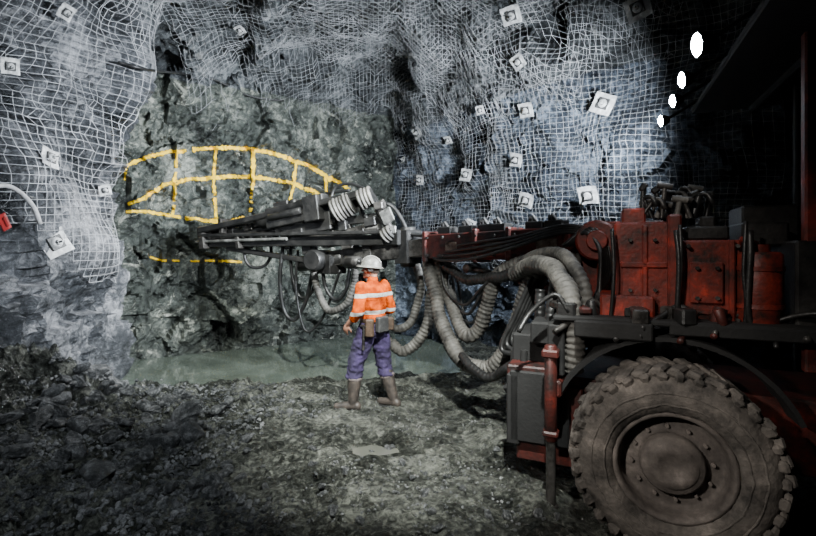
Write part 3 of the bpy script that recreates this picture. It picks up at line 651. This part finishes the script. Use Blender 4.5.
hose([(428,262,5.75),(434,285,5.6),(440,318,5.45),(452,346,5.2),(468,364,5.0),(488,369,4.85),(505,354,4.7),(518,325,4.55),(526,295,4.45),(536,272,4.35),(556,262,4.25),(578,262,4.2)],0.088,0.07,M_hose,label=gl)
hose([(438,258,5.7),(447,290,5.6),(456,318,5.4),(468,336,5.2),(481,326,5.1),(489,298,5.0),(498,275,4.9),(520,264,4.7),(545,258,4.6)],0.078,0.07,M_hose,label=gl)
hose([(516,274,4.5),(536,264,4.15),(555,270,3.8),(567,292,3.5),(573,320,3.4),(575,345,3.4),(572,368,3.45)],0.080,0.07,M_hose,label=gl)
hose([(520,264,4.5),(548,254,4.15),(570,261,3.8),(583,285,3.65),(588,312,3.6),(592,338,3.6)],0.056,0.07,M_hose,label=gl)
hose([(445,266,5.5),(470,280,5.2),(500,276,4.8),(530,264,4.5),(560,252,4.3)],0.06,0.07,M_bhose,label='ribbed black hose')
hose([(540,290,4.0),(538,325,4.0),(524,352,4.1),(500,374,4.4),(480,374,4.6),(462,356,4.9)],0.045,0.06,M_bhose,label='ribbed black hose')
hose([(556,270,3.9),(552,300,3.8),(548,330,3.75),(552,352,3.7)],0.045,0.06,M_bhose,label='ribbed black hose')
hose([(432,268,5.9),(431,300,5.9),(422,335,5.9),(405,351,5.95),(390,344,6.0)],0.07,0.07,M_hose,label=gl)
hose([(415,262,6.1),(420,290,6.1),(412,318,6.1),(398,328,6.1),(386,318,6.2),(378,296,6.3),(365,275,6.4)],0.055,0.07,M_hose,label=gl)
hose([(390,344,6.0),(380,326,6.1),(372,300,6.3),(360,275,6.5)],0.055,0.07,M_hose,label=gl)
for k in range(4):
    dy=k*4; 
    hose([(590+k,228+dy*0.5,4.1),(560,226+dy*.6,4.25),(520-k*3,236+dy,4.6),(480-k*3,242+dy*1.4,5.0),(445-k*2,248+dy,5.45),(425,250,5.7)],0.017)
for k in range(5):
    hose([(555-k*4,262,4.3),(540-k*6,290+k*6,4.35),(522-k*5,330+k*5,4.35),(530+k*2,352,4.1),(540+k*3,345,3.95)],0.026)
for k in range(6):
    hose([(578-k*3,246,4.1),(584+k*3,232-k*2,4.0),(600+k*2,250+k*4,3.9),(600-k,300,3.75),(610,330,3.7)],0.020)
for k in range(4):
    hose([(440+k*5,262,5.6),(446+k*6,290+k*8,5.5),(464+k*4,305+k*9,5.3),(480+k*4,290,5.0),(500+k*6,268,4.8)],0.018)
for pts,r in [([(246,240,7.2),(245,258,7.2),(252,267,7.2),(264,266,7.15),(271,255,7.1),(270,240,7.0)],0.026),
 ([(283,245,6.9),(280,280,6.9),(284,310,6.9),(294,320,6.85),(304,306,6.8),(310,285,6.75),(314,262,6.6)],0.03),
 ([(290,245,6.9),(292,275,6.9),(300,297,6.85),(312,292,6.8),(318,265,6.7)],0.024),
 ([(322,266,6.6),(326,288,6.6),(336,300,6.5),(346,290,6.4),(350,268,6.3)],0.028),
 ([(298,250,6.8),(296,290,6.8),(305,330,6.75),(320,322,6.7),(330,300,6.6),(340,270,6.5)],0.02),
 ([(330,205,6.4),(335,188,6.4),(350,184,6.3),(368,190,6.1)],0.022),
 ([(240,228,7.3),(260,218,7.1),(290,205,6.9),(320,195,6.6),(350,190,6.3)],0.022),
 ([(372,205,6.1),(390,205,6.0),(402,220,5.95),(410,240,5.9)],0.03),
 ([(376,210,6.1),(385,225,6.0),(400,232,5.9),(430,236,5.7),(470,236,5.3)],0.026),
 ([(365,215,6.1),(380,235,6.0),(400,242,5.9),(430,240,5.7)],0.026)]:
    hose(pts,r)
hose([(313,266,6.6),(318,290,6.6),(328,309,6.5),(342,308,6.4),(352,292,6.35),(356,268,6.3)],0.05,0.07,M_hose,label=gl)

# ------------------------------------------------------------ person
bd=Part()
LS=V((-.18,-0.01,1.42)); LE=V((-.285,-0.08,1.16)); LW=V((-.29,.11,1.0))
RS=V((.18,0.0,1.42)); RE=V((.265,-0.01,1.15)); RW=V((.19,.22,1.08))
LH=V((-.095,0,.93)); LK=V((-.17,.12,.51)); LA=V((-.22,.10,.10))
RH=V((.095,0,.93)); RK=V((.155,-.01,.51)); RA=V((.19,-.15,.10))
bd.ell((0,0,.96),(.155,.105,.12)); bd.ell((0,0,1.1),(.13,.095,.16)); bd.ell((0,0,1.28),(.155,.11,.17)); bd.ell((0,-.005,1.4),(.16,.09,.07))
bd.chain([((0,0,1.42),.06),((0,.01,1.56),.052)])
for S,E,Wr in ((LS,LE,LW),(RS,RE,RW)):
    bd.chain([(S,.055),(S.lerp(E,.5),.048),(E,.04)]); bd.chain([(E,.042),(E.lerp(Wr,.35),.042),(Wr,.026)])
for Hp,K,A in ((LH,LK,LA),(RH,RK,RA)):
    bd.chain([(Hp,.09),(Hp.lerp(K,.5),.075),(K,.055)]); bd.chain([(K,.055),(K.lerp(A,.35)+V((0,-.015,0)),.056),(A,.038)])
ltd=V((-.65,.76,0)).normalized(); rtd=V((-.25,.97,0)).normalized()
for A,td in ((LA,ltd),(RA,rtd)):
    bd.chain([(A+V((0,0,-.03)),.045),(A+td*.15+V((0,0,-.06)),.035),(A+td*.2+V((0,0,-.07)),.028)]); bd.ell(A-td*.04+V((0,0,-.05)),(.04,.04,.04))
HC=V((-.01,.025,1.635)); HR=Matrix.Rotation(0.75,3,'Z')
def H(x,y,z): return HC+HR@V((x,y,z))
bd.ell(HC,(.075,.095,.10),HR); bd.ell(H(0,.03,-.06),(.055,.06,.06),HR); bd.ell(H(0,.09,-.015),(.013,.022,.02),HR); bd.ell(H(0,.104,-.025),(.012,.012,.01),HR)
bd.ell(H(0,.075,-.095),(.025,.022,.02),HR); bd.ell(H(0,.09,-.058),(.024,.01,.006),HR); bd.ell(H(0,.088,-.068),(.022,.01,.006),HR); bd.ell(H(0,.082,.025),(.045,.016,.012),HR)
for s_ in (-1,1): bd.ell(H(.077*s_,.0,-.01),(.012,.02,.032),HR); bd.ell(H(.05*s_,.06,-.03),(.02,.025,.02),HR)
def hand(W_,d,palm_n,side_,curl):
    d=d.normalized(); pn=(palm_n-d*palm_n.dot(d)).normalized(); sd=d.cross(pn)*side_
    pc=W_+d*.05; Rm=Matrix((sd,d,pn)).transposed(); bd.ell(pc,(.042,.055,.019),Rm); bd.ell(pc+d*.02,(.04,.035,.017),Rm)
    for i,(off,ln) in enumerate(((.031,.070),(.011,.080),(-.010,.075),(-.030,.060))):
        b0=W_+d*.085+sd*off; c1=(d*math.cos(curl)+pn*math.sin(curl)); c2=(d*math.cos(curl*2.2)+pn*math.sin(curl*2.2)); c3=(d*math.cos(curl*3)+pn*math.sin(curl*3))
        p1=b0+c1*ln*.45; p2=p1+c2*ln*.32; p3=p2+c3*ln*.25
        bd.chain([(b0,.0098),(p1,.0092),(p2,.0085),(p3,.0075)])
    t0=W_+d*.03+sd*.03; t1=t0+(sd*.7+d*.5+pn*.35).normalized()*.04; t2=t1+(sd*.2+d*.8+pn*.5).normalized()*.032
    bd.chain([(t0,.014),(t1,.011),(t2,.009)])
hand(LW,V((.02,.5,-.8)),V((1,.2,0)),1,0.35)
hand(RW,V((-.35,.8,-.2)),V((-.8,0,-.6)),1,0.45)
person=remeshed(bd,'person',M_skin,0.0065,None,None,3)
person['label']='worker in orange shirt, purple trousers and helmet standing'; person['category']='person'
PRZ=0.80
person.location=(-0.41,5.33,0.045); person.rotation_euler=(0,0,PRZ)
for s_ in (-1,1):
    e=Part(); e.ell(H(.03*s_,.083,.005),(.012,.009,.008),HR); e.obj('eye',M_bolt,person)
s=Part(); s.ell((0,0,1.07),(.162,.125,.10)); s.ell((0,-.005,1.2),(.168,.13,.18)); s.ell((0,-.005,1.33),(.178,.128,.15)); s.ell((0,-.005,1.41),(.175,.10,.075)); s.chain([((0,0,1.44),.075),((0,.005,1.50),.062)])
for S,E,Wr in ((LS,LE,LW),(RS,RE,RW)):
    s.chain([(S,.074),(S.lerp(E,.5),.070),(E,.066)]); s.chain([(E,.066),(E.lerp(Wr,.45),.056)])
s.cyl((0,0,1.02),(0,0,1.1),.145)
o=remeshed(s,'shirt',M_shirt,0.009,person,'orange hi-vis work shirt with silver reflective bands',3); wrinkle(o,.018,9,0.7)
s=Part(); s.ell((0,0,.97),(.168,.13,.12)); s.ell((0,-.02,.92),(.165,.13,.1)); s.cyl((0,0,.97),(0,0,1.05),.15,.147)
for Hp,K,A in ((LH,LK,LA),(RH,RK,RA)):
    b0=K.lerp(A,.26); s.chain([(Hp,.112),(Hp.lerp(K,.45),.110),(K,.095)]); s.chain([(K,.095),(b0,.090)]); 
    s.ell(K.lerp(A,.30),(.103,.103,.04)); s.ell(K+V((0,.01,-.03)),(.102,.102,.03))
o=remeshed(s,'trousers',M_trous,0.009,person,'muddy purple-blue work trousers',3); wrinkle(o,.024,8,1.5)
for K,A,td in ((LK,LA,ltd),(RK,RA,rtd)):
    b_=Part(); b_.chain([(K.lerp(A,.30),.084),(K.lerp(A,.55),.078),(K.lerp(A,.8),.066),(A,.056)])
    b_.chain([(A+V((0,0,-.04)),.056),(A+td*.13+V((0,0,-.055)),.046),(A+td*.19+V((0,0,-.058)),.040)]); b_.ell(A-td*.045+V((0,0,-.05)),(.052,.052,.055))
    bt=remeshed(b_,'boot',M_boot,0.009,person,'muddy grey-brown tall rubber boot',2)
    cf=Part(); a=K.lerp(A,.33); e=K.lerp(A,.43); cf.cyl(a,e,.092,.086,bev=.01,seg=24); cf.obj('boot_cuff',M_cuff,bt)
    so=Part(); so.box(A+td*.07+V((0,0,-.10)),(.095,.30,.022),Matrix.Rotation(math.atan2(-td.x,td.y),3,'Z'),bev=.02); so.obj('boot_sole',M_bhose,bt)
bl=Part(); bl.revolve([(1.0,-.03),(1.04,-.028),(1.04,.028),(1.0,.03)],(0,0,0),(0,0,1),40)
bl.v=[(x*.162,y*.130-.003,z+1.035) for x,y,z in bl.v]; belt=bl.obj('belt',M_belt,person)
one('battery_pack',M_bolt,belt,lambda g:g.box((-.01,-.165,1.0),(.16,.08,.18),bev=.015))
one('belt_pouch',M_belt,belt,lambda g:g.box((-.15,-.11,.97),(.11,.10,.20),Matrix.Rotation(.8,3,'Z'),bev=.015))
one('belt_pouch',M_belt,belt,lambda g:g.box((.13,-.13,.99),(.11,.08,.15),Matrix.Rotation(-.6,3,'Z'),bev=.012))
one('hand_tool',M_steel,belt,lambda g:(g.cyl((-.20,-.07,1.0),(-.21,-.07,.72),.015),g.box((-.2,-.07,.99),(.03,.11,.035))))
hm=Part(); hm.smooth=True
prof=[(.001,.118)]+[(.110*math.sin(a),.118*math.cos(a)) for a in np.linspace(.12,math.pi/2,12)]+[(.124,-.006),(.136,-.012),(.134,-.018),(.107,-.01)]
hm.revolve(prof,(0,0,0),(0,0,1),36)
tilt=HR@Matrix.Rotation(0.08,3,'X')
hm.v=[tuple(HC+V((0,0,.03))+tilt@V((x*.92,y*1.12+(0.025 if y>0.08 and z<0 else 0),z))) for x,y,z in hm.v]
for k in (-1,0,1):
    hm.sweep([HC+V((0,0,.03))+tilt@V((k*.035,.110*1.12*math.sin(a)*(1-.03*abs(k)),.121*math.cos(a)*(1-.04*abs(k)))) for a in np.linspace(-1.2,1.2,9)],.008,6)
helm=hm.obj('helmet',M_helm,person,'dusty white safety helmet')
hl=Part(); c0=HC+V((0,0,.07))+tilt@V((0,.125,0)); hl.cyl(c0,c0+tilt@V((0,.04,0)),.028,seg=16,bev=.005); hl.obj('cap_lamp',M_dark,helm)
ha=Part(); ha.ell(HC+HR@V((0,-.012,.0)),(.082,.092,.085),HR); remeshed(ha,'hair',M_hair,.01,person)
for s_ in (-1,1): one('ear_muff',M_bolt,helm,lambda em:em.cyl(H(.075*s_,-.0,-.005),H(.105*s_,-.0,-.005),.034,seg=18,bev=.01))

# ------------------------------------------------------------ lights
def spot(loc,target,e,size,color,rad=0.05,blend=0.6):
    l=bpy.data.lights.new('lamp','SPOT'); l.energy=e; l.spot_size=math.radians(size); l.spot_blend=blend; l.color=color; l.shadow_soft_size=rad
    o=link(bpy.data.objects.new('spot_light',l)); o.location=loc; o.rotation_euler=(V(target)-V(loc)).to_track_quat('-Z','Y').to_euler(); return o
for k,q in enumerate(lampw):
    spot(q+V((-0.12,0.04,-0.04)),[(-4,5.75,3.0),(-3.9,7.6,3.0),(-2.6,8.6,3.0),(0.8,8.8,3.4)][k],[2300,2900,2500,1900][k],[60,70,90,125][k],(0.86,0.93,1.0),0.03,1.0)
spot((0.5,1.6,4.2),(0.0,4.7,0.1),3600,46,(0.97,1.0,0.95),0.05,1.0)  # added fill spot without a fixture, brightens worker and mud around him
spot((-1.7,6.9,3.4),(-3.9,5.9,1.8),1100,80,(0.97,0.99,1.0),0.05,1.0)  # added unseen spot near the face, rakes the left wall corner
spot((-1.0,3.6,4.2),(-1.9,7.4,0.2),1900,72,(0.95,1.0,0.95),0.05,1.0)  # added spot without a fixture, brightens the puddle
spot((-1.0,0.3,3.2),(-2.7,4.6,0.3),330,58,(0.85,0.93,1.0),0.06,1.0)  # added dim fill from camera side for the left rubble
spot((-0.9,0.9,2.4),(1.35,2.85,0.75),340,44,(1.0,0.95,0.88),0.06,1.0)  # added unseen spot, lights the front tyre
spot((0.2,1.6,3.0),(2.0,3.4,1.55),130,50,(1.0,0.93,0.85),0.06,1.0)  # second added unseen spot, lifts the rig's upper body
w=bpy.data.worlds.new('world'); bpy.context.scene.world=w; w.use_nodes=True; w.node_tree.nodes['Background'].inputs[0].default_value=(0.5,0.6,0.7,1); w.node_tree.nodes['Background'].inputs[1].default_value=0.008
c=bpy.data.cameras.new('camera'); co=link(bpy.data.objects.new('camera',c)); co.location=(0,0,CZ); co.rotation_euler=(math.pi/2,0,0)
c.sensor_width=36; c.lens=F*36/816; c.shift_y=-18/816; c.clip_start=0.05
bpy.context.scene.camera=co
